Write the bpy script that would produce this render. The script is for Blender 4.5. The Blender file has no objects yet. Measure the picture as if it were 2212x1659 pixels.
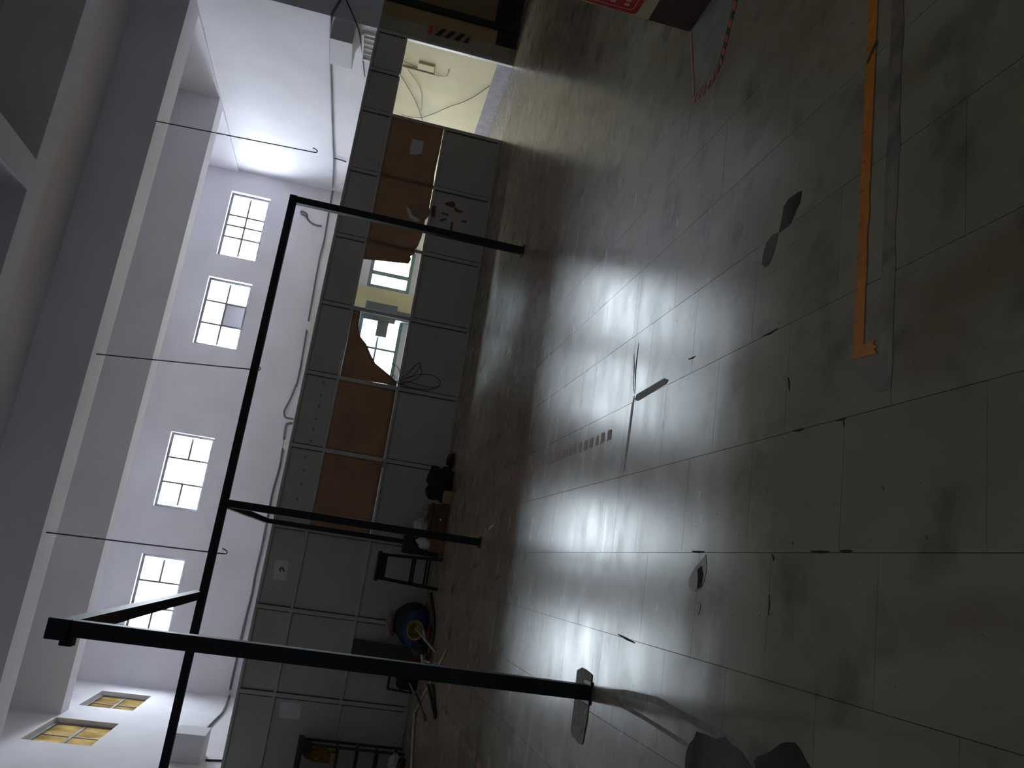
import bpy, bmesh, math, random
from mathutils import Vector, Matrix, noise
random.seed(7)
# ------------------------------------------------------------------ camera, world, light, exposure
FPX, CX, CY, CAMH = 1731.2, 1106.0, 829.5, 1.5
YAW, PITCH, ROLL = 0.2393612678841371, 0.17603094394697577, 0.18990053011099706
_fw = Vector((math.sin(YAW)*math.cos(PITCH), math.cos(YAW)*math.cos(PITCH), -math.sin(PITCH)))
_rt = Vector((math.cos(YAW), -math.sin(YAW), 0)); _up = _rt.cross(_fw)
_r2 = math.cos(ROLL)*_rt + math.sin(ROLL)*_up
_u2 = -math.sin(ROLL)*_rt + math.cos(ROLL)*_up
CAM = Vector((0, 0, CAMH))
C = bpy.context.scene.collection
cd = bpy.data.cameras.new('camera'); co = bpy.data.objects.new('camera', cd); C.objects.link(co)
cd.sensor_fit = 'HORIZONTAL'; cd.sensor_width = 36.0; cd.lens = FPX/2212*36.0; cd.clip_start = 0.05; cd.clip_end = 300
m3 = Matrix((-_u2, _r2, -_fw)).transposed()          # the phone was held on its side: image left is up
co.matrix_world = Matrix.Translation(CAM) @ m3.to_4x4()
sc = bpy.context.scene; sc.camera = co
sc.view_settings.view_transform = 'Standard'; sc.view_settings.look = 'None'
sc.view_settings.gamma = 1.0; sc.view_settings.use_curve_mapping = False
sc.view_settings.exposure = 3.8
sc.cycles.use_denoising = True
sc.cycles.max_bounces = 14; sc.cycles.diffuse_bounces = 8; sc.cycles.glossy_bounces = 4
sc.cycles.transparent_max_bounces = 12; sc.cycles.sample_clamp_indirect = 6.0
sc.cycles.caustics_reflective = False; sc.cycles.caustics_refractive = False
W = bpy.data.worlds.new('overcast_sky'); sc.world = W; W.use_nodes = True
_bg = W.node_tree.nodes['Background']
_bg.inputs[0].default_value = (0.95, 0.98, 1.0, 1); _bg.inputs[1].default_value = 17.0

def ray(x, y): return _fw - _u2*((x-CX)/FPX) - _r2*((y-CY)/FPX)
def on(ax, v, x, y):
    d = ray(x, y); t = (v-CAM[ax])/d[ax]; return CAM + d*t
def pX(X, x, y): return on(0, X, x, y)
def pY(Y, x, y): return on(1, Y, x, y)
def pF(x, y, z=0.0): return on(2, z, x, y)
def project(p):
    d = Vector(p)-CAM; w = d.dot(_fw)
    return (CX-FPX*d.dot(_u2)/w, CY-FPX*d.dot(_r2)/w, w)

# ------------------------------------------------------------------ materials
def nodes(name):
    m = bpy.data.materials.new(name); m.use_nodes = True
    nt = m.node_tree; b = nt.nodes['Principled BSDF']; return m, nt, b
def mat(name, col, rough=0.7, var=0.12, scale=4.0, metal=0.0, bump=0.0, bscale=60.0, col2=None, spec=0.5):
    m, nt, b = nodes(name); N = nt.nodes; L = nt.links
    geo = N.new('ShaderNodeNewGeometry')
    n = N.new('ShaderNodeTexNoise'); n.inputs['Scale'].default_value = scale; n.inputs['Detail'].default_value = 5
    L.new(geo.outputs['Position'], n.inputs['Vector'])
    r = N.new('ShaderNodeValToRGB'); r.color_ramp.elements[0].position = .3; r.color_ramp.elements[1].position = .7
    c2 = col2 or tuple(max(0, c*(1-var)) for c in col)
    r.color_ramp.elements[0].color = (*c2, 1); r.color_ramp.elements[1].color = (*tuple(min(1, c*(1+var*.5)) for c in col), 1)
    L.new(n.outputs['Fac'], r.inputs['Fac']); L.new(r.outputs['Color'], b.inputs['Base Color'])
    b.inputs['Roughness'].default_value = rough; b.inputs['Metallic'].default_value = metal
    b.inputs['Specular IOR Level'].default_value = spec
    if bump:
        n2 = N.new('ShaderNodeTexNoise'); n2.inputs['Scale'].default_value = bscale; n2.inputs['Detail'].default_value = 4
        L.new(geo.outputs['Position'], n2.inputs['Vector'])
        bp = N.new('ShaderNodeBump'); bp.inputs['Strength'].default_value = bump; bp.inputs['Distance'].default_value = .02
        L.new(n2.outputs['Fac'], bp.inputs['Height']); L.new(bp.outputs['Normal'], b.inputs['Normal'])
    return m
M = {}
M['lilac'] = mat('lilac_plaster', (.76, .745, .80), .85, .06, 1.3, bump=.05)
M['slab'] = mat('ceiling_plaster', (.76, .745, .80), .9, .06, .8)
M['steel'] = mat('black_painted_steel', (.012, .014, .015), .5, .3, 9, spec=.3)
M['alu'] = mat('grey_aluminium', (.50, .50, .46), .42, .08, 5, metal=.35)
M['panel'] = mat('grey_board', (.50, .485, .42), .38, .10, 1.1)
M['brown'] = mat('brown_paper', (.30, .20, .135), .75, .30, 2.2, bump=.25, bscale=5)
M['paper'] = mat('white_paper', (.74, .72, .73), .8, .08, 20)
M['cream'] = mat('cream_paint', (.78, .68, .42), .7, .10, 1.5)
M['skirt'] = mat('grey_skirting', (.30, .28, .30), .6, .25, 7)
M['greycream'] = mat('dirty_cream_paint', (.42, .38, .28), .75, .18, 3)
M['ochre'] = mat('ochre_paint', (.44, .32, .13), .7, .15, 2)
M['ochre2'] = mat('brown_ochre_shutter', (.30, .21, .09), .6, .2, 2)
M['black'] = mat('black_paint', (.012, .012, .012), .5, .3, 8)
M['maroon'] = mat('maroon_paint', (.075, .022, .018), .5, .35, 6)
M['pillarcream'] = mat('pillar_cream_paint', (.58, .52, .32), .6, .12, 4)
M['red'] = mat('red_sign', (.50, .018, .014), .45, .15, 12)
M['pink'] = mat('faded_white_print', (.80, .42, .38), .6, .1, 12)
M['teal'] = mat('teal_shaded_frame', (.20, .29, .31), .5, .15, 3)  # shade on the frames against bright panes is put into this colour
M['muntin'] = mat('window_bar', (.16, .17, .19), .6, .1, 5)
M['cable'] = mat('dark_cable', (.05, .05, .055), .6, .2, 8)
M['greycable'] = mat('grey_cable', (.16, .16, .18), .6, .3, 3)
M['rod'] = mat('dark_rod', (.03, .03, .035), .5, .2, 8)
M['wood'] = mat('brown_wood', (.10, .042, .018), .5, .35, 7)
M['orangewood'] = mat('orange_brown_wood', (.24, .10, .04), .5, .3, 9)
M['dkwood'] = mat('dark_brown_card', (.045, .024, .02), .7, .3, 6)
M['tan'] = mat('tan_card', (.36, .22, .13), .75, .15, 12)
M['cloth'] = mat('black_cloth', (.014, .015, .014), .95, .4, 9, bump=.4, bscale=14)
M['blue'] = mat('blue_plastic', (.012, .035, .17), .5, .35, 7)
M['navy'] = mat('dark_navy_plastic', (.012, .03, .042), .6, .3, 9)
M['pinkcloth'] = mat('dusty_pink_cloth', (.34, .25, .21), .95, .35, 18, bump=.5, bscale=25)
M['yellow'] = mat('mustard_plastic', (.28, .20, .02), .45, .25, 10)
M['pvc'] = mat('white_pvc', (.62, .58, .48), .45, .12, 20)
M['redcloth'] = mat('red_cloth', (.22, .02, .02), .9, .3, 20)
M['olive'] = mat('olive_cloth', (.10, .08, .03), .9, .3, 20)
M['plastic'] = mat('clear_plastic', (.60, .56, .57), .35, .25, 30, bump=.6, bscale=30)
M['greenmetal'] = mat('dark_green_metal', (.02, .032, .032), .45, .3, 9)
M['rust'] = mat('rusty_cloth', (.26, .14, .03), .9, .5, 18)
M['board'] = mat('charcoal_board', (.028, .027, .024), .6, .3, 3)
M['mortar'] = mat('brown_mortar', (.20, .165, .12), .8, .35, 14, bump=.5, bscale=40)
M['filler'] = mat('brown_filler', (.26, .20, .15), .7, .4, 30, bump=.4, bscale=90)
M['plaster'] = mat('pale_plaster_spot', (.50, .48, .43), .8, .2, 30)
M['ytape'] = mat('orange_yellow_tape', (.62, .20, .002), .7, .22, 16, spec=.15)
M['otape'] = mat('orange_tape', (.62, .085, .025), .55, .25, 14)
M['btape'] = mat('black_tape', (.018, .018, .018), .5, .3, 14)
M['oldtape'] = mat('worn_orange_tape', (.40, .23, .13), .75, .4, 40)
M['tapestain'] = mat('brown_tape_residue', (.15, .085, .05), .7, .3, 25)
M['greenmark'] = mat('green_marker', (.12, .36, .22), .7, .2, 30)
M['ink'] = mat('dark_ink', (.05, .055, .065), .7, .1, 30)
M['ground'] = mat('outdoor_concrete', (.28, .27, .25), .9, .1, 1)
M['mattegrey'] = mat('matte_grey_floor_paint', (.26, .24, .20), .62, .2, 8, spec=.25)
M['grout'] = mat('dark_grout', (.03, .028, .022), .9, .5, 9, spec=.1)
M['wear'] = mat('worn_adhesive', (.21, .165, .115), .6, .5, 11, spec=.2)
M['white'] = mat('white_metal', (.72, .71, .70), .5, .06, 9)
M['ducts'] = mat('grey_sheet_metal', (.13, .155, .165), .5, .1, 4)
M['shelfbox'] = mat('taupe_plaster', (.46, .44, .46), .85, .1, 3)

def translucent(name, col):
    m = M[name]; nt = m.node_tree; b = nt.nodes['Principled BSDF']; o = [n for n in nt.nodes if n.type == 'OUTPUT_MATERIAL'][0]
    t = nt.nodes.new('ShaderNodeBsdfTranslucent'); t.inputs[0].default_value = (*col, 1); mx = nt.nodes.new('ShaderNodeMixShader'); mx.inputs[0].default_value = .3
    nt.links.new(b.outputs[0], mx.inputs[1]); nt.links.new(t.outputs[0], mx.inputs[2]); nt.links.new(mx.outputs[0], o.inputs[0])
translucent('brown', (.42, .28, .18))
def glass_mat():
    m = bpy.data.materials.new('window_glass'); m.use_nodes = True; nt = m.node_tree; nt.nodes.clear()
    o = nt.nodes.new('ShaderNodeOutputMaterial'); mx = nt.nodes.new('ShaderNodeMixShader'); mx.inputs[0].default_value = .06
    t = nt.nodes.new('ShaderNodeBsdfTransparent'); g = nt.nodes.new('ShaderNodeBsdfGlossy')
    t.inputs[0].default_value = (.40, .42, .435, 1); g.inputs['Roughness'].default_value = .05
    nt.links.new(t.outputs[0], mx.inputs[1]); nt.links.new(g.outputs[0], mx.inputs[2]); nt.links.new(mx.outputs[0], o.inputs[0]); return m
M['glass'] = glass_mat()
M['glass'].name = 'dimming_window_glass'  # grey pane tint added to weaken the daylight coming in
M['clearglass'] = glass_mat(); M['clearglass'].node_tree.nodes['Transparent BSDF'].inputs[0].default_value = (.93, .97, .97, 1)
def amber_mat():
    m = bpy.data.materials.new('yellowed_pane'); m.use_nodes = True; nt = m.node_tree; nt.nodes.clear()
    o = nt.nodes.new('ShaderNodeOutputMaterial'); t = nt.nodes.new('ShaderNodeBsdfTranslucent')
    geo = nt.nodes.new('ShaderNodeNewGeometry'); n = nt.nodes.new('ShaderNodeTexNoise'); n.inputs['Scale'].default_value = 3.5; n.inputs['Detail'].default_value = 4
    r = nt.nodes.new('ShaderNodeValToRGB'); r.color_ramp.elements[0].position = .35; r.color_ramp.elements[1].position = .65
    r.color_ramp.elements[0].color = (.040, .033, .020, 1); r.color_ramp.elements[1].color = (.058, .050, .033, 1)
    nt.links.new(geo.outputs['Position'], n.inputs['Vector']); nt.links.new(n.outputs['Fac'], r.inputs['Fac'])
    nt.links.new(r.outputs[0], t.inputs[0]); nt.links.new(t.outputs[0], o.inputs[0]); return m
M['amber'] = amber_mat()
def puddle_mat():
    m, nt, b = nodes('wet_film'); b.inputs['Base Color'].default_value = (.028, .024, .012, 1); b.inputs['Roughness'].default_value = .08; b.inputs['Specular IOR Level'].default_value = .3
    return m
M['wet'] = puddle_mat()
def floor_mat():
    m, nt, b = nodes('polished_stone'); N = nt.nodes; L = nt.links
    geo = N.new('ShaderNodeNewGeometry'); oi = N.new('ShaderNodeObjectInfo')
    def nz(scale, detail, stretch=None):
        n = N.new('ShaderNodeTexNoise'); n.inputs['Scale'].default_value = scale; n.inputs['Detail'].default_value = detail
        if stretch:
            mp = N.new('ShaderNodeMapping'); mp.inputs['Scale'].default_value = stretch
            L.new(geo.outputs['Position'], mp.inputs['Vector']); L.new(mp.outputs[0], n.inputs['Vector'])
        else: L.new(geo.outputs['Position'], n.inputs['Vector'])
        return n
    big = nz(.9, 5); r = N.new('ShaderNodeValToRGB'); r.color_ramp.elements[0].position = .32; r.color_ramp.elements[1].position = .68
    r.color_ramp.elements[0].color = (.285, .245, .162, 1); r.color_ramp.elements[1].color = (.38, .335, .240, 1)
    L.new(big.outputs['Fac'], r.inputs['Fac'])
    # brown dirt and scuffs, spread at random
    dirt = nz(2.4, 7, (1, .35, 1)); r2 = N.new('ShaderNodeValToRGB'); r2.color_ramp.elements[0].position = .50; r2.color_ramp.elements[1].position = .66
    r2.color_ramp.elements[0].color = (0, 0, 0, 1); r2.color_ramp.elements[1].color = (.55, .55, .55, 1)
    L.new(dirt.outputs['Fac'], r2.inputs['Fac'])
    mx = N.new('ShaderNodeMixRGB'); mx.inputs[2].default_value = (.215, .150, .092, 1)
    L.new(r2.outputs[0], mx.inputs[0]); L.new(r.outputs[0], mx.inputs[1])
    sx = N.new('ShaderNodeSeparateXYZ'); L.new(geo.outputs['Position'], sx.inputs[0])
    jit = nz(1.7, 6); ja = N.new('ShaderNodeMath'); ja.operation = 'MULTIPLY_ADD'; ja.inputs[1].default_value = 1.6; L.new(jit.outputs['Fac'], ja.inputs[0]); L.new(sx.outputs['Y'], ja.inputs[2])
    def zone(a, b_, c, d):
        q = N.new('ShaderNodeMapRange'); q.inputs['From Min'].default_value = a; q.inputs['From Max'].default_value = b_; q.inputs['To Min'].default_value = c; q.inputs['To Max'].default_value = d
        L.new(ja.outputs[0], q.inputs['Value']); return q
    far_brown = zone(5.6, 8.5, 0, .55)  # floor colour turns browner with distance
    md = N.new('ShaderNodeMixRGB'); md.inputs[2].default_value = (.25, .18, .115, 1); L.new(far_brown.outputs[0], md.inputs[0]); L.new(mx.outputs[0], md.inputs[1]); mx = md
    # per slab tone
    mth = N.new('ShaderNodeMath'); mth.operation = 'MULTIPLY_ADD'; mth.inputs[1].default_value = .09; mth.inputs[2].default_value = .955
    L.new(oi.outputs['Random'], mth.inputs[0])
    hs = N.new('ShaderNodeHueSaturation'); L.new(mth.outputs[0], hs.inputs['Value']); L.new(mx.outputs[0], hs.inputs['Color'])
    bl = nz(3.1, 8); rb = N.new('ShaderNodeValToRGB'); rb.color_ramp.elements[0].position = .54; rb.color_ramp.elements[1].position = .72
    rb.color_ramp.elements[0].color = (1, 1, 1, 1); rb.color_ramp.elements[1].color = (.55, .54, .55, 1)
    L.new(bl.outputs['Fac'], rb.inputs['Fac'])
    mb = N.new('ShaderNodeMixRGB'); mb.blend_type = 'MULTIPLY'; mb.inputs[0].default_value = 1
    L.new(hs.outputs[0], mb.inputs[1]); L.new(rb.outputs[0], mb.inputs[2])
    # small black specks
    sp = nz(26, 3); r3 = N.new('ShaderNodeValToRGB'); r3.color_ramp.elements[0].position = .70; r3.color_ramp.elements[1].position = .76
    r3.color_ramp.elements[0].color = (1, 1, 1, 1); r3.color_ramp.elements[1].color = (.45, .45, .45, 1)
    L.new(sp.outputs['Fac'], r3.inputs['Fac'])
    mu = N.new('ShaderNodeMixRGB'); mu.blend_type = 'MULTIPLY'; mu.inputs[0].default_value = 1
    L.new(mb.outputs[0], mu.inputs[1]); L.new(r3.outputs[0], mu.inputs[2]); L.new(mu.outputs[0], b.inputs['Base Color'])
    ro = nz(3.2, 4, (.7, 1.6, 1)); r4 = N.new('ShaderNodeMapRange'); r4.inputs['From Min'].default_value = .3; r4.inputs['From Max'].default_value = .7
    r4.inputs['To Min'].default_value = .22; r4.inputs['To Max'].default_value = .29
    L.new(ro.outputs['Fac'], r4.inputs['Value'])
    pol = zone(3.3, 4.2, .32, 1); rm = N.new('ShaderNodeMath'); rm.operation = 'MULTIPLY'; L.new(r4.outputs[0], rm.inputs[0]); L.new(pol.outputs[0], rm.inputs[1]); L.new(rm.outputs[0], b.inputs['Roughness'])
    bn = nz(5, 5); bp = N.new('ShaderNodeBump'); bp.inputs['Strength'].default_value = .02; bp.inputs['Distance'].default_value = .01
    L.new(bn.outputs['Fac'], bp.inputs['Height']); L.new(bp.outputs['Normal'], b.inputs['Normal'])
    spz = zone(3.4, 5.2, .40, .24); L.new(spz.outputs[0], b.inputs['Specular IOR Level'])
    return m
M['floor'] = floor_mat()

# ------------------------------------------------------------------ mesh helpers
def wloc(o):
    v = Vector((0, 0, 0))
    while o is not None: v += o.location; o = o.parent
    return v
def link(name, bm, m, parent=None, smooth=False):
    me = bpy.data.meshes.new(name); bmesh.ops.recalc_face_normals(bm, faces=bm.faces); bm.to_mesh(me); bm.free()
    if parent is not None: me.transform(Matrix.Translation(-wloc(parent)))
    o = bpy.data.objects.new(name, me); C.objects.link(o); o.parent = parent
    me.materials.append(M[m])
    if smooth:
        for p in me.polygons: p.use_smooth = True
    return o
def tag(o, label, cat=None, group=None, kind=None):
    o['label'] = label
    if cat: o['category'] = cat
    if group: o['group'] = group
    if kind: o['kind'] = kind
    return o
def struct(o, label=None):
    o['kind'] = 'structure'
    if label: o['label'] = label
    return o
def empty(name, loc):
    o = bpy.data.objects.new(name, None); C.objects.link(o); o.location = loc; o.empty_display_size = .2; return o
def bbox(bm, x0, x1, y0, y1, z0, z1, bev=0.0, mtx=None):
    vs = [bm.verts.new((x, y, z)) for x in (x0, x1) for y in (y0, y1) for z in (z0, z1)]
    fs = [bm.faces.new([vs[i] for i in f]) for f in ((0,1,3,2),(4,6,7,5),(0,4,5,1),(2,3,7,6),(0,2,6,4),(1,5,7,3))]
    if bev:
        es = list({e for f in fs for e in f.edges})
        r = bmesh.ops.bevel(bm, geom=es, offset=bev, segments=2, profile=.5, affect='EDGES')
        vs = list({v for f in r['faces'] for v in f.verts} | {v for v in vs if v.is_valid})
    if mtx is not None:
        for v in vs: v.co = mtx @ v.co
def box(name, x0, x1, y0, y1, z0, z1, m, parent=None, bev=0.0):
    bm = bmesh.new(); bbox(bm, x0, x1, y0, y1, z0, z1, bev); return link(name, bm, m, parent)
def bar(bm, a, b, w, h=None, up=Vector((0, 0, 1))):
    """square bar from a to b"""
    a = Vector(a); b = Vector(b); d = (b-a); L = d.length; d.normalize(); h = h or w
    if abs(d.dot(up)) > .95: up = Vector((0, 1, 0))
    s = d.cross(up).normalized(); u = s.cross(d)
    vs = []
    for p in (a, b):
        for i, j in ((-1,-1),(1,-1),(1,1),(-1,1)): vs.append(bm.verts.new(p + s*(i*w/2) + u*(j*h/2)))
    for f in ((0,1,2,3),(7,6,5,4),(0,4,5,1),(1,5,6,2),(2,6,7,3),(3,7,4,0)): bm.faces.new([vs[i] for i in f])
def beam(name, a, b, w, m, parent=None, h=None):
    bm = bmesh.new(); bar(bm, a, b, w, h); return link(name, bm, m, parent)
def tubebm(bm, pts, r, n=6):
    pts = [Vector(p) for p in pts]; rings = []
    for i, p in enumerate(pts):
        d = (pts[min(i+1, len(pts)-1)] - pts[max(i-1, 0)]).normalized()
        ref = Vector((0, 0, 1)) if abs(d.z) < .9 else Vector((0, 1, 0))
        s = d.cross(ref).normalized(); u = s.cross(d)
        rr = r[i] if isinstance(r, (list, tuple)) else r
        rings.append([bm.verts.new(p + s*math.cos(2*math.pi*k/n)*rr + u*math.sin(2*math.pi*k/n)*rr) for k in range(n)])
    for A, B in zip(rings, rings[1:]):
        for k in range(n): bm.faces.new((A[k], A[(k+1) % n], B[(k+1) % n], B[k]))
    bm.faces.new(rings[0]); bm.faces.new(rings[-1])
def tube(name, pts, r, m, parent=None, n=6):
    bm = bmesh.new(); tubebm(bm, pts, r, n); return link(name, bm, m, parent, smooth=True)
def spline(pts, n=6):
    pts = [Vector(p) for p in pts]; out = []
    P = [pts[0]] + pts + [pts[-1]]
    for i in range(1, len(P)-2):
        for k in range(n):
            t = k/n; a, b, c, d = P[i-1], P[i], P[i+1], P[i+2]
            out.append(.5*((2*b) + (c-a)*t + (2*a-5*b+4*c-d)*t*t + (3*b-a-3*c+d)*t**3))
    out.append(pts[-1]); return out
def plate(name, pts, thick, m, parent=None):
    """flat polygon (3D points, coplanar) given a real thickness along thick (vector)"""
    bm = bmesh.new(); t = Vector(thick)
    A = [bm.verts.new(p) for p in pts]; B = [bm.verts.new(Vector(p)+t) for p in pts]
    bm.faces.new(A); bm.faces.new(B[::-1]); n = len(A)
    for i in range(n): bm.faces.new((A[i], A[(i+1) % n], B[(i+1) % n], B[i]))
    return link(name, bm, m, parent)
def lump(name, c, r, m, parent=None, amp=.18, seed=0, freq=3.0, flat=True, sub=3):
    """lumpy soft heap: a displaced ball flattened on its base"""
    bm = bmesh.new(); bmesh.ops.create_icosphere(bm, subdivisions=sub, radius=1)
    for v in bm.verts:
        p = v.co.copy(); k = 1 + amp*noise.noise(p*freq + Vector((seed, seed*1.7, 0))) + .4*amp*noise.noise(p*freq*2.7 + Vector((0, seed, 3)))
        q = Vector((p.x*r[0]*k, p.y*r[1]*k, p.z*r[2]*k))
        if flat: q.z = max(q.z, -r[2]*.55) + r[2]*.55
        v.co = q + Vector(c)
    return link(name, bm, m, parent, smooth=True)
def sheet(name, outline, Y, m, nx=26, nz=12, amp=.012, seed=0, thick=.003, parent=None):
    """wrinkled paper sheet hung in a plane of constant Y, trimmed to an outline of (x, z)"""
    xs = [p[0] for p in outline]; zs = [p[1] for p in outline]
    bm = bmesh.new(); poly = [bm.verts.new((x, Y, z)) for x, z in outline]; bm.faces.new(poly)
    for i in range(1, nx):
        x = min(xs)+(max(xs)-min(xs))*i/nx
        bmesh.ops.bisect_plane(bm, geom=bm.verts[:]+bm.edges[:]+bm.faces[:], plane_co=(x, 0, 0), plane_no=(1, 0, 0))
    for i in range(1, nz):
        z = min(zs)+(max(zs)-min(zs))*i/nz
        bmesh.ops.bisect_plane(bm, geom=bm.verts[:]+bm.edges[:]+bm.faces[:], plane_co=(0, 0, z), plane_no=(0, 0, 1))
    for v in bm.verts:
        p = v.co
        v.co.y -= amp*(1+1.2*noise.noise(Vector((p.x*2.1+seed, p.z*2.6, seed))) + .5*noise.noise(Vector((p.x*6+seed, p.z*5, 2))))
    r = bmesh.ops.solidify(bm, geom=bm.faces[:], thickness=thick)
    return link(name, bm, m, parent, smooth=True)
def wall_cells(name, axis, v0, v1, u0, u1, w0, w1, holes, m, label):
    """wall slab between v0..v1 along axis; u/w are the two in-plane ranges; rectangular holes cut through"""
    us = sorted({u0, u1, *[h[0] for h in holes], *[h[1] for h in holes]})
    ws = sorted({w0, w1, *[h[2] for h in holes], *[h[3] for h in holes]})
    bm = bmesh.new()
    for i in range(len(us)-1):
        run = None
        for j in range(len(ws)-1):
            cu, cw = (us[i]+us[i+1])/2, (ws[j]+ws[j+1])/2
            if any(h[0] < cu < h[1] and h[2] < cw < h[3] for h in holes):
                continue
            if axis == 1: bbox(bm, us[i], us[i+1], v0, v1, ws[j], ws[j+1])
            else: bbox(bm, v0, v1, us[i], us[i+1], ws[j], ws[j+1])
    bmesh.ops.remove_doubles(bm, verts=bm.verts, dist=1e-5)
    # drop the inner faces that two cells share
    seen = {}
    for f in bm.faces:
        k = tuple(sorted(v.index for v in f.verts)); seen.setdefault(k, []).append(f)
    bm.verts.index_update()
    seen = {}
    for f in bm.faces: seen.setdefault(tuple(sorted(v.index for v in f.verts)), []).append(f)
    dead = [f for k, fs in seen.items() if len(fs) > 1 for f in fs]
    bmesh.ops.delete(bm, geom=dead, context='FACES_ONLY')
    return struct(link(name, bm, m), label)

# ------------------------------------------------------------------ room shell
XL, XR, YF, YP, ZB, ZC = -3.45, 9.0, 19.87, 12.80, 5.65, 6.50
XR2, YB = 13.0, -4.0
far_w = [(-2.38, -0.64, 4.74, 5.70), (0.44, 2.18, 4.74, 5.72), (4.37, 6.09, 4.70, 5.74), (6.69, 8.41, 4.74, 5.70)]
low_w = [(4.02, 6.08, .89, 1.97), (6.66, 8.55, .89, 1.97)]
left_w = [(17.36, 18.98, 4.65, 5.62), (14.48, 16.18, 4.61, 5.64)]
struct(box('ground', -40, 45, -25, 70, -.55, -.30, 'ground'), 'bare concrete ground outside the hall')
wall_cells('wall_back', 1, YF, YF+.24, XL-.24, XR+.24, -.02, ZC, far_w+low_w, 'lilac', 'pale lilac plaster wall with high windows')
wall_cells('wall_left', 0, XL-.24, XL, YB, YF, -.02, ZC, left_w, 'lilac', 'pale lilac plaster wall with two yellowed windows')
wr = struct(empty('wall_right', (XR, 16.3, 0)), 'side wall, cream below and pale lilac above')
box('plaster_lower', XR, XR+.28, YP, YF, -.02, 2.47, 'cream', wr)
box('plaster_upper', XR, XR+.28, YP, YF, 2.47, ZC, 'lilac', wr)
struct(box('baseboard_right', XR-.02, XR, YP+.06, YF, 0, .28, 'skirt'), 'grey skirting along the cream wall')
wf = struct(empty('wall_right_return', (10.5, YP, 0)), 'ochre and lilac wall beyond the partition doorway')
box('plaster_jamb', XR, XR+.30, YP-.03, YP, 0, 2.47, 'greycream', wf)
box('plaster_upper', XR+.285, XR2, YP-.03, YP+.2, 2.47, ZC, 'lilac', wf)
box('plaster_upper', XR, XR+.285, YP-.03, YP-.001, 2.47, ZC, 'lilac', wf)
box('ochre_face', XR+.30, 9.62, YP+.0, YP+.2, .38, 2.47, 'ochre', wf)
box('black_base', XR+.30, 9.62, YP-.02, YP+.2, 0, .38, 'black', wf)
box('black_post', 9.62, 9.74, YP-.06, YP+.2, 0, 2.47, 'black', wf)
box('shutter', 9.74, XR2, YP+.03, YP+.2, .46, 2.47, 'ochre2', wf)
box('shutter_base', 9.74, XR2, YP-.05, YP+.2, 0, .46, 'black', wf)
struct(box('wall_right_front', XR2, XR2+.24, YB, YP+.2, -.02, ZC, 'lilac'), 'lilac wall of the front hall')
struct(box('wall_front', XL, XR2, YB-.24, YB, -.02, ZC, 'lilac'), 'lilac wall at the end of the front hall')
cl = struct(empty('ceiling', (3, 8, ZC)), 'plaster ceiling crossed by deep beams')
box('slab', XL-.3, XR2+.3, YB-.3, YF+.3, ZC, ZC+.2, 'slab', cl)
for y0, y1 in ((-.9, -.45), (2.55, 3.0), (6.0, 6.42), (9.45, 9.86), (12.98, 13.62), (16.40, 16.86), (19.50, YF)):
    if y0 > 19: continue
    box('beam', XL, XR2 if y0 < 13 else XR, y0, y1, ZB, ZC, 'slab', cl)
ys = [YB, -.9, -.45, 2.55, 3.0, 6.0, 6.42, 9.45]
for a, b in zip(ys[::2], ys[1::2]):
    for x0 in (3.47, -.6+8.3):
        box('cross_beam', x0, x0+.38, a, b, ZB, ZC, 'slab', cl)
for a, b in ((13.62, 16.40), (16.86, YF)):
    box('edge_beam', XR-.06, XR, a, b, ZB, ZC, 'slab', cl)

# pillar on the right with a maroon base
pl = struct(empty('wall_pillar', (3.62, 3.72, 0)), 'cream pillar with a maroon painted base')
box('painted_base', 3.35, 3.89, 3.40, 4.0, 0, .27, 'maroon', pl)
box('plaster_shaft', 3.352, 3.888, 3.402, 3.998, .27, ZC, 'pillarcream', pl)

# ------------------------------------------------------------------ floor of stone tiles
fl = struct(empty('floor', (0, 0, 0)), 'polished grey green stone tile floor')
box('bedding', XL-.02, XR2+.02, YB-.02, YF+.02, -.06, -.0035, 'grout', fl)
TX, TY, GAP = .4275, .585, .0014
OFF = {-1: 2.33, 0: 2.06, 1: 2.25, 2: 2.03, 3: 2.33, 4: 2.045}
tiles = []
for i in range(-8, 31):
    x0 = -.208 + i*TX; x1 = x0+TX
    off = OFF.get(i, 2.0+random.random()*.55)
    for seg in (0, 1):
        ylo, yhi = (YB, 4.36) if seg == 0 else (4.36, YF)
        o2 = off if seg == 0 else 4.36+random.random()*.5
        k0 = math.floor((ylo-o2)/TY)
        y = o2+k0*TY
        while y < yhi:
            a, b = max(y, ylo), min(y+TY, yhi); y += TY
            xa, xb = max(x0, XL), min(x1, XR2)
            if b-a < .01 or xb-xa < .01: continue
            tiles.append((xa, xb, a, b))
def tile_area(t):
    c = ((t[0]+t[1])/2, (t[2]+t[3])/2, 0); x, y, w = project(c)
    if w < .3 or x < -60 or x > 2290 or y < -90 or y > 1740: return 0
    return (t[1]-t[0])*(t[3]-t[2])/(w**3)
tiles.sort(key=tile_area, reverse=True)
cache = {}
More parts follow.
